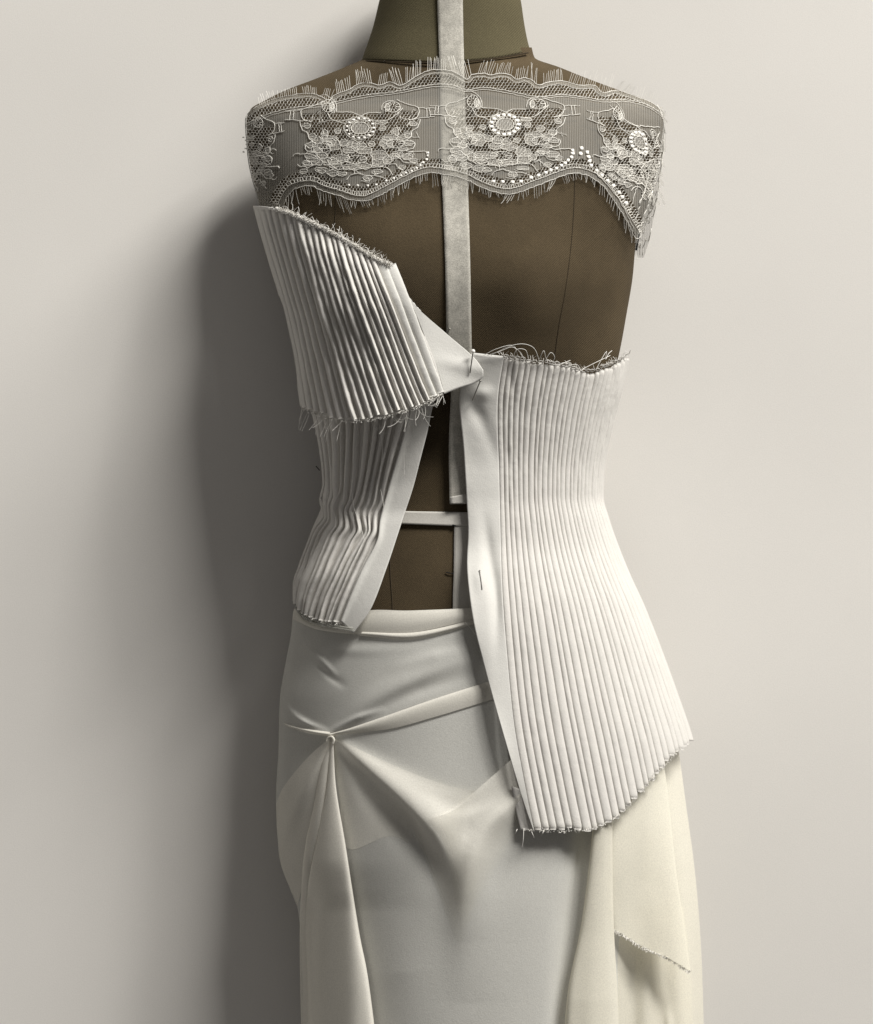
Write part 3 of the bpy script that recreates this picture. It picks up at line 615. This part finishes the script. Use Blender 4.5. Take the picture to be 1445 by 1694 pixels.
def cord(p, r=.75, wob=.35, n=None, tgt=None, lift=1.5):
    p = np.asarray(p, float); n = n or max(6, int(np.hypot(*np.diff(p, axis=0).T).sum()/3.2)); q = smooth_poly(p, n)
    q = q+rng.normal(0, wob, q.shape); q[:, 0] = np.clip(q[:, 0], bL(q[:, 1])-2+rng.random(), np.maximum(bR(q[:, 1])+3, 1062))
    rr_ = r*.84*(1+.18*rng.normal(0, 1, len(q)).clip(-1.5, 1.5))
    (tgt or cords).add(np.c_[q, lace_y(q[:, 0], q[:, 1])-lift], rr_, 4)
def inpoly(x, y, P):
    P = np.asarray(P); r = np.zeros(np.shape(x), bool); j = len(P)-1
    for i in range(len(P)):
        c = ((P[i, 1] > y) != (P[j, 1] > y)); xx = (P[j, 0]-P[i, 0])*(y-P[i, 1])/(P[j, 1]-P[i, 1]+1e-12)+P[i, 0]; r ^= c & (x < xx); j = i
    return r
zA = lambda pts: np.array([(760+x/7.225, 110+y/7.225) for x, y in pts])
z2 = lambda pts: np.array([(720+x/3.524, 80+y/3.524) for x, y in pts])
SW = [LT[i] for i in range(len(LT))]
# lines running the whole width
cord(LT, .85, .3); cord(off_poly(LT, 5.5), .5, .4)
swag = np.array([(404, 206), (440, 190), (475, 180), (510, 175), (546, 170), (600, 158), (662, 150), (700, 142), (727, 139), (750, 141), (774, 148), (800, 144), (840, 150), (868, 156), (890, 160), (930, 156), (965, 160), (998, 165), (1040, 165), (1075, 175), (1097, 190)], float)
cord(swag, .8); cord(swag+[0, 3.5], .6)
def in_sheet(x, y): return (y > lt(x)) & (y < lb_(x))
bi = off_poly(LB[2:33], -9); bi2 = off_poly(LB[2:33], -15)
cord(LB[2:], .7, .5); cord(bi, .65, .3); cord(bi2, .5, .5)
for i in range(0, len(bi)-1):
    for q in (0,):
        a = bi[i]*(1-q)+bi[i+1]*q; b = bi2[i]*(1-q)+bi2[i+1]*q
        if np.hypot(*(a-b)) < 14: cord([a, b], .55, .2, 3)
# motif transforms
def TA(p): return np.asarray(p, float)
def TB(p): p = np.asarray(p, float); return np.stack([p[:, 0]-240, p[:, 1]+6+(842-p[:, 0])*.02], 1)
def TC(p):
    p = np.asarray(p, float); dx = p[:, 0]-838
    return np.stack([1062+dx*.72+np.where(dx > 0, -dx*.30, 0), p[:, 1]+30+dx*np.where(dx > 0, .5, .18)+0*dx], 1)
def TD(p):
    p = np.asarray(p, float); dx = p[:, 0]-838
    return np.stack([395+dx*.62-np.where(dx < 0, dx*.55, 0), p[:, 1]+34-np.abs(dx)*.05], 1)
holes = []
def ell(cx, cy, rx, ry, n=24, w=0, lobes=0, amp=0, ph=0):
    a = np.linspace(0, 2*pi, n+1); r = 1+amp*np.cos(lobes*a+ph)
    r[:-1] += rng.normal(0, w, n); r[-1] = r[0]
    return np.stack([cx+rx*r*np.cos(a), cy+ry*r*np.sin(a)], 1)
def motif(Tm, dot_w=1.0, row=True):
    def A(p): return Tm(zA(p))
    def fill(p): fills.append(np.asarray(p))
    # coarse net zones
    holes.append(A([(-40, 560), (300, 620), (800, 610), (1200, 600), (1150, 740), (1100, 960), (1000, 1060), (880, 1190), (600, 1165), (250, 1200), (100, 1120), (0, 960), (-60, 740)]))
    for z in ([(80, 500), (200, 500), (480, 520), (540, 545), (600, 520), (820, 515), (1040, 470), (1080, 500), (1230, 500), (1250, 600), (1150, 690), (1180, 740), (1100, 790), (800, 790), (780, 900), (640, 960), (560, 900), (450, 860), (250, 900), (80, 780)],
              [(80, 350), (150, 330), (230, 360), (230, 430), (190, 500), (80, 480)], [(860, 400), (900, 370), (1040, 450), (1030, 500), (930, 500)],
              [(120, 890), (200, 880), (230, 960), (200, 1040), (120, 1020)], [(640, 930), (840, 930), (860, 1010), (780, 990), (660, 960)], [(880, 990), (1010, 1020), (1040, 1060), (930, 1050)],
              [(370, 1050), (430, 1020), (560, 1020), (630, 1060), (600, 1100), (430, 1110)], [(860, 850), (1020, 840), (1070, 920), (980, 930), (890, 900)]): holes.append(A(z))
    L = [([(270, 490), (480, 510), (560, 545), (620, 515), (800, 510)], .8), ([(160, 500), (200, 570), (300, 600), (420, 580), (480, 545)], .75), ([(560, 550), (700, 600), (880, 600), (1020, 500), (1060, 460)], .75),
         ([(80, 620), (200, 590), (380, 640)], .6), ([(990, 360), (1100, 410), (1250, 465), (1230, 570), (1130, 600)], .8), ([(1250, 465), (1445, 470)], .7), ([(1340, 470), (1350, 570)], .7), ([(1375, 470), (1390, 570)], .6),
         ([(1130, 600), (1300, 580), (1445, 570)], .8), ([(1270, 600), (1240, 690), (1170, 740), (1160, 800), (1110, 850), (1200, 870), (1190, 940), (1090, 960)], .8),
         ([(1080, 970), (1180, 985), (1340, 985), (1350, 1010)], .8), ([(1010, 1050), (1080, 1110), (1200, 1125), (1260, 1140), (1300, 1110)], .7), ([(900, 1140), (960, 1120), (1010, 1170), (1070, 1210), (1100, 1240)], .6),
         ([(200, 1130), (280, 1180), (380, 1165), (480, 1190), (600, 1170), (850, 1165), (900, 1200), (940, 1260)], .8), ([(390, 1300), (430, 1250), (520, 1230), (640, 1260), (760, 1265), (870, 1310)], .75),
         ([(480, 1170), (485, 1240)], .6), ([(690, 1020), (700, 1160)], .6), ([(500, 1100), (510, 1160)], .5), ([(560, 1320), (660, 1340), (640, 1280)], .5), ([(250, 370), (270, 420), (265, 490)], .7),
         ([(810, 480), (815, 420), (860, 380), (950, 370)], .7), ([(60, 300), (130, 280), (210, 330), (250, 370)], .6), ([(700, 440), (780, 430)], .01)]
    for p, r in L:
        if r > .05: cord(A(p), r, .35)
    for p, r in L:
        if min(q[0] for q in p) > 980: cord(A([(1096-x, y) for x, y in p]), r, .4)
    # petals with satin fill
    PET = [(300, 1060, 120, 55), (430, 950, 90, 35), (600, 960, 100, 40), (770, 1020, 95, 60), (780, 1110, 90, 45), (600, 1140, 95, 35), (420, 1150, 90, 35), (250, 1120, 90, 40), (200, 850, 60, 40), (345, 860, 55, 40), (460, 880, 70, 50),
           (560, 900, 60, 45), (860, 880, 75, 70), (900, 810, 100, 30), (1050, 830, 70, 35), (1130, 880, 60, 35), (1060, 950, 60, 25), (970, 740, 45, 40), (1120, 780, 50, 35), (230, 1220, 70, 35), (150, 1080, 50, 50), (1050, 1170, 45, 25),
           (640, 1290, 60, 30), (1000, 1010, 70, 35), (870, 1080, 60, 40), (120, 800, 45, 40), (1180, 650, 45, 30), (460, 610, 60, 20), (800, 630, 70, 22), (870, 450, 30, 50), (210, 430, 30, 50), (-40, 1000, 75, 42), (30, 1090, 75, 42), (95, 1185, 60, 34), (-80, 1110, 55, 42), (40, 940, 55, 32), (1120, 1045, 70, 36), (1190, 1090, 45, 25), (330, 1235, 60, 26), (760, 1215, 70, 26), (-130, 1190, 50, 30), (820, 700, 40, 30), (280, 720, 40, 30), (690, 880, 45, 30)]
    PET = PET+[(1096-x, y, rx, ry) for x, y, rx, ry in PET if x > 840]
    holes.append(A([(1096-x, y) for x, y in [(860, 850), (1020, 840), (1070, 920), (980, 930), (890, 900)]]))
    holes.append(A([(1096-x, y) for x, y in [(1040, 470), (1080, 500), (1230, 500), (1250, 600), (1150, 690), (1180, 740), (1040, 780)]]))
    for x, y, rx, ry in PET:
        e = ell(x, y, rx, ry, 18, .10, int(rng.integers(2, 6)), .10, rng.random()*6); e = A(e); cord(e, .62, .45); fill(e)
        b_ = A([(x-rx*.8, y+ry*.2*rng.normal()), (x, y+ry*.3*rng.normal()), (x+rx*.9, y+ry*.2*rng.normal())]); cord(b_, .45, .3)
    for cx_, cy_, rx, ry in ((500, 1065, 135, 48), (970, 885, 110, 48), (165, 415, 70, 75), (940, 445, 90, 60), (960, 1035, 60, 30), (126, 885, 90, 44)):
        cord(A(ell(cx_, cy_, rx, ry, 20, .05)), .7, .25)
        for a in np.arange(0, 2*pi, .62):
            cord(A([(cx_+rx*.35*math.cos(a), cy_+ry*.35*math.sin(a)), (cx_+rx*math.cos(a), cy_+ry*math.sin(a))]), .5, .15, 3)
    for q in range(48):
        x, y = rng.uniform(60, 1200), rng.uniform(760, 1230)
        if rng.random() < .25: x, y = rng.uniform(950, 1240), rng.uniform(480, 780)
        if rng.random() < .15: x, y = rng.uniform(-120, 120), rng.uniform(480, 900)
        a = rng.uniform(-.6, .6)+(pi/2 if rng.random() < .35 else 0); p = [(x, y)]
        for _ in range(3): a += rng.normal()*.7; x += 34*math.cos(a); y += 26*math.sin(a); p.append((x, y))
        cord(A(p), .48, .3)
    # ring of dots
    cord(A(ell(548, 690, 105, 70, 24, .02)), .8, .15); fill(A(ell(548, 690, 105, 70, 24, 0))); cord(A(ell(548, 690, 135, 100, 24, .03)), .55, .3); cord(A(ell(548, 690, 190, 135, 30, .03)), .6, .4)
    for a in np.arange(0, 2*pi, 2*pi/15): dots.append((A([(548+162*math.cos(a), 690+118*math.sin(a))])[0], 3.4*dot_w, 2.5*dot_w, a))
    for a in np.arange(0, 2*pi, 2*pi/18): cord(A([(548+105*math.cos(a), 690+70*math.sin(a)), (548+140*math.cos(a), 690+100*math.sin(a))]), .5, .1, 3)
    for x, y in () if not row else ((1360, 1000), (1358, 1035), (1345, 1080), (1303, 1115), (1270, 1150), (1225, 1180), (1165, 1215), (1095, 1235), (1038, 1265), (950, 1298), (860, 1325), (740, 1370), (640, 1380), (520, 1375), (415, 1370)):
        dots.append((A([(x, y)])[0], 2.9*dot_w, 2.6*dot_w, 0))
motif(TA); motif(TB, .7); motif(TC, 1.0, False); motif(TD, .5, False)
# right branch of dots and lines near the far peak
for p in z2([(855, 580), (848, 612), (888, 605), (897, 632), (903, 655), (910, 680), (945, 710), (975, 738), (1010, 770), (1042, 800), (1072, 838), (1092, 865), (1115, 900)]): dots.append((p, 3.1, 2.8, .6))
for pts in ([(1300, 330), (1330, 420), (1340, 560), (1300, 700), (1260, 860), (1210, 1000), (1190, 1080)], [(1250, 640), (1240, 760), (1200, 900), (1170, 1000)], [(1180, 800), (1150, 900), (1130, 960)], [(1020, 330), (1150, 440), (1310, 460)], [(1280, 640), (1200, 700), (1230, 800), (1190, 900)],
            [(1310, 480), (1270, 620), (1300, 760), (1240, 880)], [(930, 720), (1010, 800), (1080, 890), (1160, 1050)]):
    cord(z2(pts), .85, .6)
# top border net and lower border fills
def band_poly(a, b): return np.concatenate([a, b[::-1]])
topband = band_poly(off_poly(LT, 6), swag[::1])
holes.append(topband); holes.append(band_poly(off_poly(LB[2:33], -9.5), off_poly(LB[2:33], -14.5))); holes.append(band_poly(bi2, off_poly(LB[2:33], -24)))
hx = 5.6
ROW = int(300/(hx*.866)); COL = int(720/hx)
keep_x = {}
verts = {}
def hv(i, j):
    k = (i, j)
    if k not in verts:
        # honeycomb on a brick lattice
        x = 400+j*hx*.5; y = 105+i*hx*.78+(0.26*hx if (i+j) % 2 else 0)
        r = np.random.default_rng((i+5)*7919+j); verts[k] = (x+r.normal()*.35, y+r.normal()*.35)
    return verts[k]
edges = []
for i in range(int(300/(hx*.78))):
    for j in range(int(720/(hx*.5))):
        edges.append((hv(i, j), hv(i, j+1)))
        if (i+j) % 2: edges.append((hv(i, j), hv(i+1, j)))
E = np.array(edges); mx, my = E[:, :, 0].mean(1), E[:, :, 1].mean(1)
inh = np.zeros(len(E), bool)
for h in holes: inh |= inpoly(mx, my, h)
inh &= in_sheet(mx, my) & (mx > bL(my)-1)
for a, b in E[inh]:
    p = np.array([a, b]); net.add(np.c_[p, lace_y(p[:, 0], p[:, 1])-.8], .5, 3)
# tulle ground with the coarse net zones left open
st = 2.2; gx = np.arange(400, 1104, st); gy = np.arange(108, 400, st); GX, GY = np.meshgrid(gx, gy)
cx_, cy_ = GX[:-1, :-1]+st/2, GY[:-1, :-1]+st/2
mk = in_sheet(cx_, cy_) & (cx_ > bL(cy_)-2)
for h in holes: mk &= ~inpoly(cx_, cy_, h)
sheet('tulle_ground', GX, GY, lace_y(GX, GY), M['tulle'], lace, solid=0, mask=mk, kind='stuff')
# satin fills
V = []; F = []; n0 = 0
fills = [p for p in fills if p[:, 0].min() > 406]
for p in fills:
    c0 = p[:-1].mean(0); q = np.vstack([c0, p[:-1]]); V.append(W3(q[:, 0], q[:, 1], lace_y(q[:, 0], q[:, 1])-1.0)); m_ = len(p)-1
    F += [(n0, n0+1+i, n0+1+(i+1) % m_) for i in range(m_)]; n0 += m_+1
UV = []
for p in fills: UV.append(np.vstack([p[:-1].mean(0), p[:-1]]))
mesh_obj('satin_petals', np.concatenate(V), F, M['satin'], lace, uv=np.concatenate(UV), kind='stuff')
net.build('coarse_net', M['cord'], lace, smooth=False, kind='stuff')
cords.build('outline_cords', M['cord'], lace)
# woven dots
V = []; F = []; n0 = 0
for (x, y), rx, ry, a in dots:
    if not (400 < x < 1102): continue
    k = 8; an = np.arange(k)*2*pi/k; sq = 1/np.maximum(np.abs(np.cos(an)), np.abs(np.sin(an)))**.6
    X = x+rx*sq*np.cos(an)*(1+rng.normal(0, .16, k)); Y = y+ry*sq*np.sin(an)*(1+rng.normal(0, .08, k)); z = lace_y(X, Y)
    V += [W3(X, Y, z-1), W3(x+(X-x)*.7, y+(Y-y)*.7, z-2), W3(np.array([x]), np.array([y]), np.array([z.mean()-2.1]))]
    for i in range(k):
        j = (i+1) % k; F += [(n0+i, n0+j, n0+k+j, n0+k+i), (n0+k+i, n0+k+j, n0+2*k)]
    n0 += 2*k+1
mesh_obj('woven_dots', np.concatenate(V), F, M['bead'], lace, kind='stuff')
# eyelash fringe
T = Tubes(); x = 430.
R = np.random.default_rng(5)
while x < 1085:
    lc = 24 if 540 < x < 1000 else 15
    clump = R.integers(4, 12); lean = R.normal()*.16+(.25 if x > 770 else -.05); L0 = R.uniform(.75, 1.25)*lc
    for _ in range(clump):
        L1 = L0*R.uniform(.8, 1.15); y = lt(x); a = lean+R.normal()*.05; s = np.linspace(0, 1, 5)
        T.add(np.c_[x+a*L1*s+R.normal()*.8*s**2, y-L1*s, lace_y(np.full(5, x), np.full(5, y))-1-R.uniform(0, 5)*s], .36, 3); x += R.uniform(2.6, 3.8)
    x += R.uniform(2, 9)
x = 474.
while x < 1052:
    clump = R.integers(3, 8); L0 = R.uniform(10, 26) if x < 730 else R.uniform(8, 18); lean = R.normal()*.2
    for _ in range(clump):
        y = lb_(x); L1 = L0*R.uniform(.8, 1.2); s = np.linspace(0, 1, 5); a = lean+R.normal()*.08
        T.add(np.c_[x+a*L1*s+R.normal()*2*s**2, y+L1*s, lace_y(np.full(5, x), np.full(5, y))-1-R.uniform(0, 5)*s], .4, 3); x += R.uniform(2.6, 4.4)
    x += R.uniform(1, 8)
for i in range(40):
    y = R.uniform(330, 430) if i < 14 else R.uniform(175, 330); x = (1060-(y-390)*.2) if i < 14 else bR(y)+1; s = np.linspace(0, 1, 5); L1 = R.uniform(4, 10)
    T.add(np.c_[x+L1*s*.7, y+L1*s*R.uniform(-.3, 1), -6+s*6], .4, 3)
T.build('eyelash_fringe', M['cord'], lace, kind='stuff', smooth=False)
# back part of the band seen past the right shoulder and at the left
def back_part(side):
    yy = np.arange(186, 430 if side > 0 else 345, 4.); k = 26; G = []; dp = 85 if side > 0 else 22
    for y in yy:
        e = np.interp(y, [186, 250, 330, 400, 430], [1100, 1098, 1088, 1074, 1064]) if side > 0 else np.interp(y, [186, 250, 345], [409, 411, 430])
        i_ = np.interp(y, [186, 390, 430], [1060, 1042, 1058]) if side > 0 else np.interp(y, [186, 345], [450, 450])
        a = np.linspace(0, pi*.6, k); G.append(np.stack([e+(i_-e)*(1-np.cos(a)), np.full(k, y), -8+dp*np.sin(a)], 1))
    G = np.array(G); sheet('back_tulle', G[..., 0], G[..., 1], G[..., 2], M['tulle'], lace, solid=0, kind='stuff')
    TT_ = Tubes(); R = np.random.default_rng(77)
    for q in range(50):
        i, j = R.integers(4, len(yy)-4), R.integers(1, k-6); pts = [G[i, j]]
        for s_ in range(6):
            i = int(np.clip(i+R.integers(-3, 4), 0, len(yy)-1)); j = int(np.clip(j+R.integers(-2, 3), 0, k-1)); pts.append(G[i, j])
        p = smooth_poly(pts, 18); TT_.add(p+[0, 0, -1], .65, 3)
    TT_.build('back_cords', M['cord'], lace, kind='stuff')
back_part(1); back_part(-1)

# ------------------------------------------------------------------ pins
def pin(label, a, b, ya, yb, r, m, head=None, hr=1.6, group='dressmaking pins'):
    t = empty('dress_pin', label, 'pin', *b, yb, group)
    T = Tubes(); T.add(np.array([(a[0], a[1], ya), ((a[0]+b[0])/2, (a[1]+b[1])/2, (ya+yb)/2-1), (b[0], b[1], yb)]), r, 6); T.build('shaft', m, t)
    if head is not None:
        cpos = W3(*a, ya); u = np.linspace(0, pi, 9); v = np.arange(12)*2*pi/12
        V = [(cpos[0]+hr*S*math.sin(x)*math.cos(y), cpos[1]+hr*S*math.sin(x)*math.sin(y), cpos[2]+hr*S*math.cos(x)) for x in u for y in v]
        F = [(i*12+j, i*12+(j+1) % 12, (i+1)*12+(j+1) % 12, (i+1)*12+j) for i in range(8) for j in range(12)]
        mesh_obj('head', V, F, head, t)
    return t
rb = lambda x, y: float(right_base(np.array([float(x)]), np.array([float(y)]))[0])
by = lambda x, y: float(body_y(np.array([float(x)]), np.array([float(y)]))[0])
z_ = rb(800, 620)-20
pin('pearl headed steel pin holding the pointed flap tip to the right placket', (783, 581), (778, 617), z_-8, z_-1, 1.1, M['steel'], M['pearl'], 3.5)
pin('slanted flat headed steel pin just below the flap tip', (795, 630), (782, 662), z_-4, rb(782, 662)-9, 1.1, M['steel'], M['steel'], 1.8)
pin('small steel pin at the edge of the centre tape above the flap', (744, 544), (739, 556), by(744, 544)-14, by(739, 556)-5, .9, M['steel'], M['steel'], 1.7)
pin('short steel pin on the right placket level with the skirt top', (794, 944), (798, 975), rb(794, 944)-10, rb(798, 975)-9, 1.0, M['steel'], M['steel'], 1.3)
pin('dark pin lying on the brown form at the edge of the lower tape', (738, 947), (751, 949), by(738, 947)-2, by(751, 949)-3, .9, M['black'])
pin('dark pin head at the corner of the waist tape', (750, 869), (754, 869.5), by(752, 869)-6, by(752, 869)-6, 1.1, M['black'], M['black'], 1.6)
pin('tiny black pin sticking out left of the waist pleats', (523, 771), (529, 778), -6, -2, .9, M['black'])
pin('dark pin at the lower right corner of the lace', (1058, 384), (1053, 414), -14, -10, 1.8, M['black'])
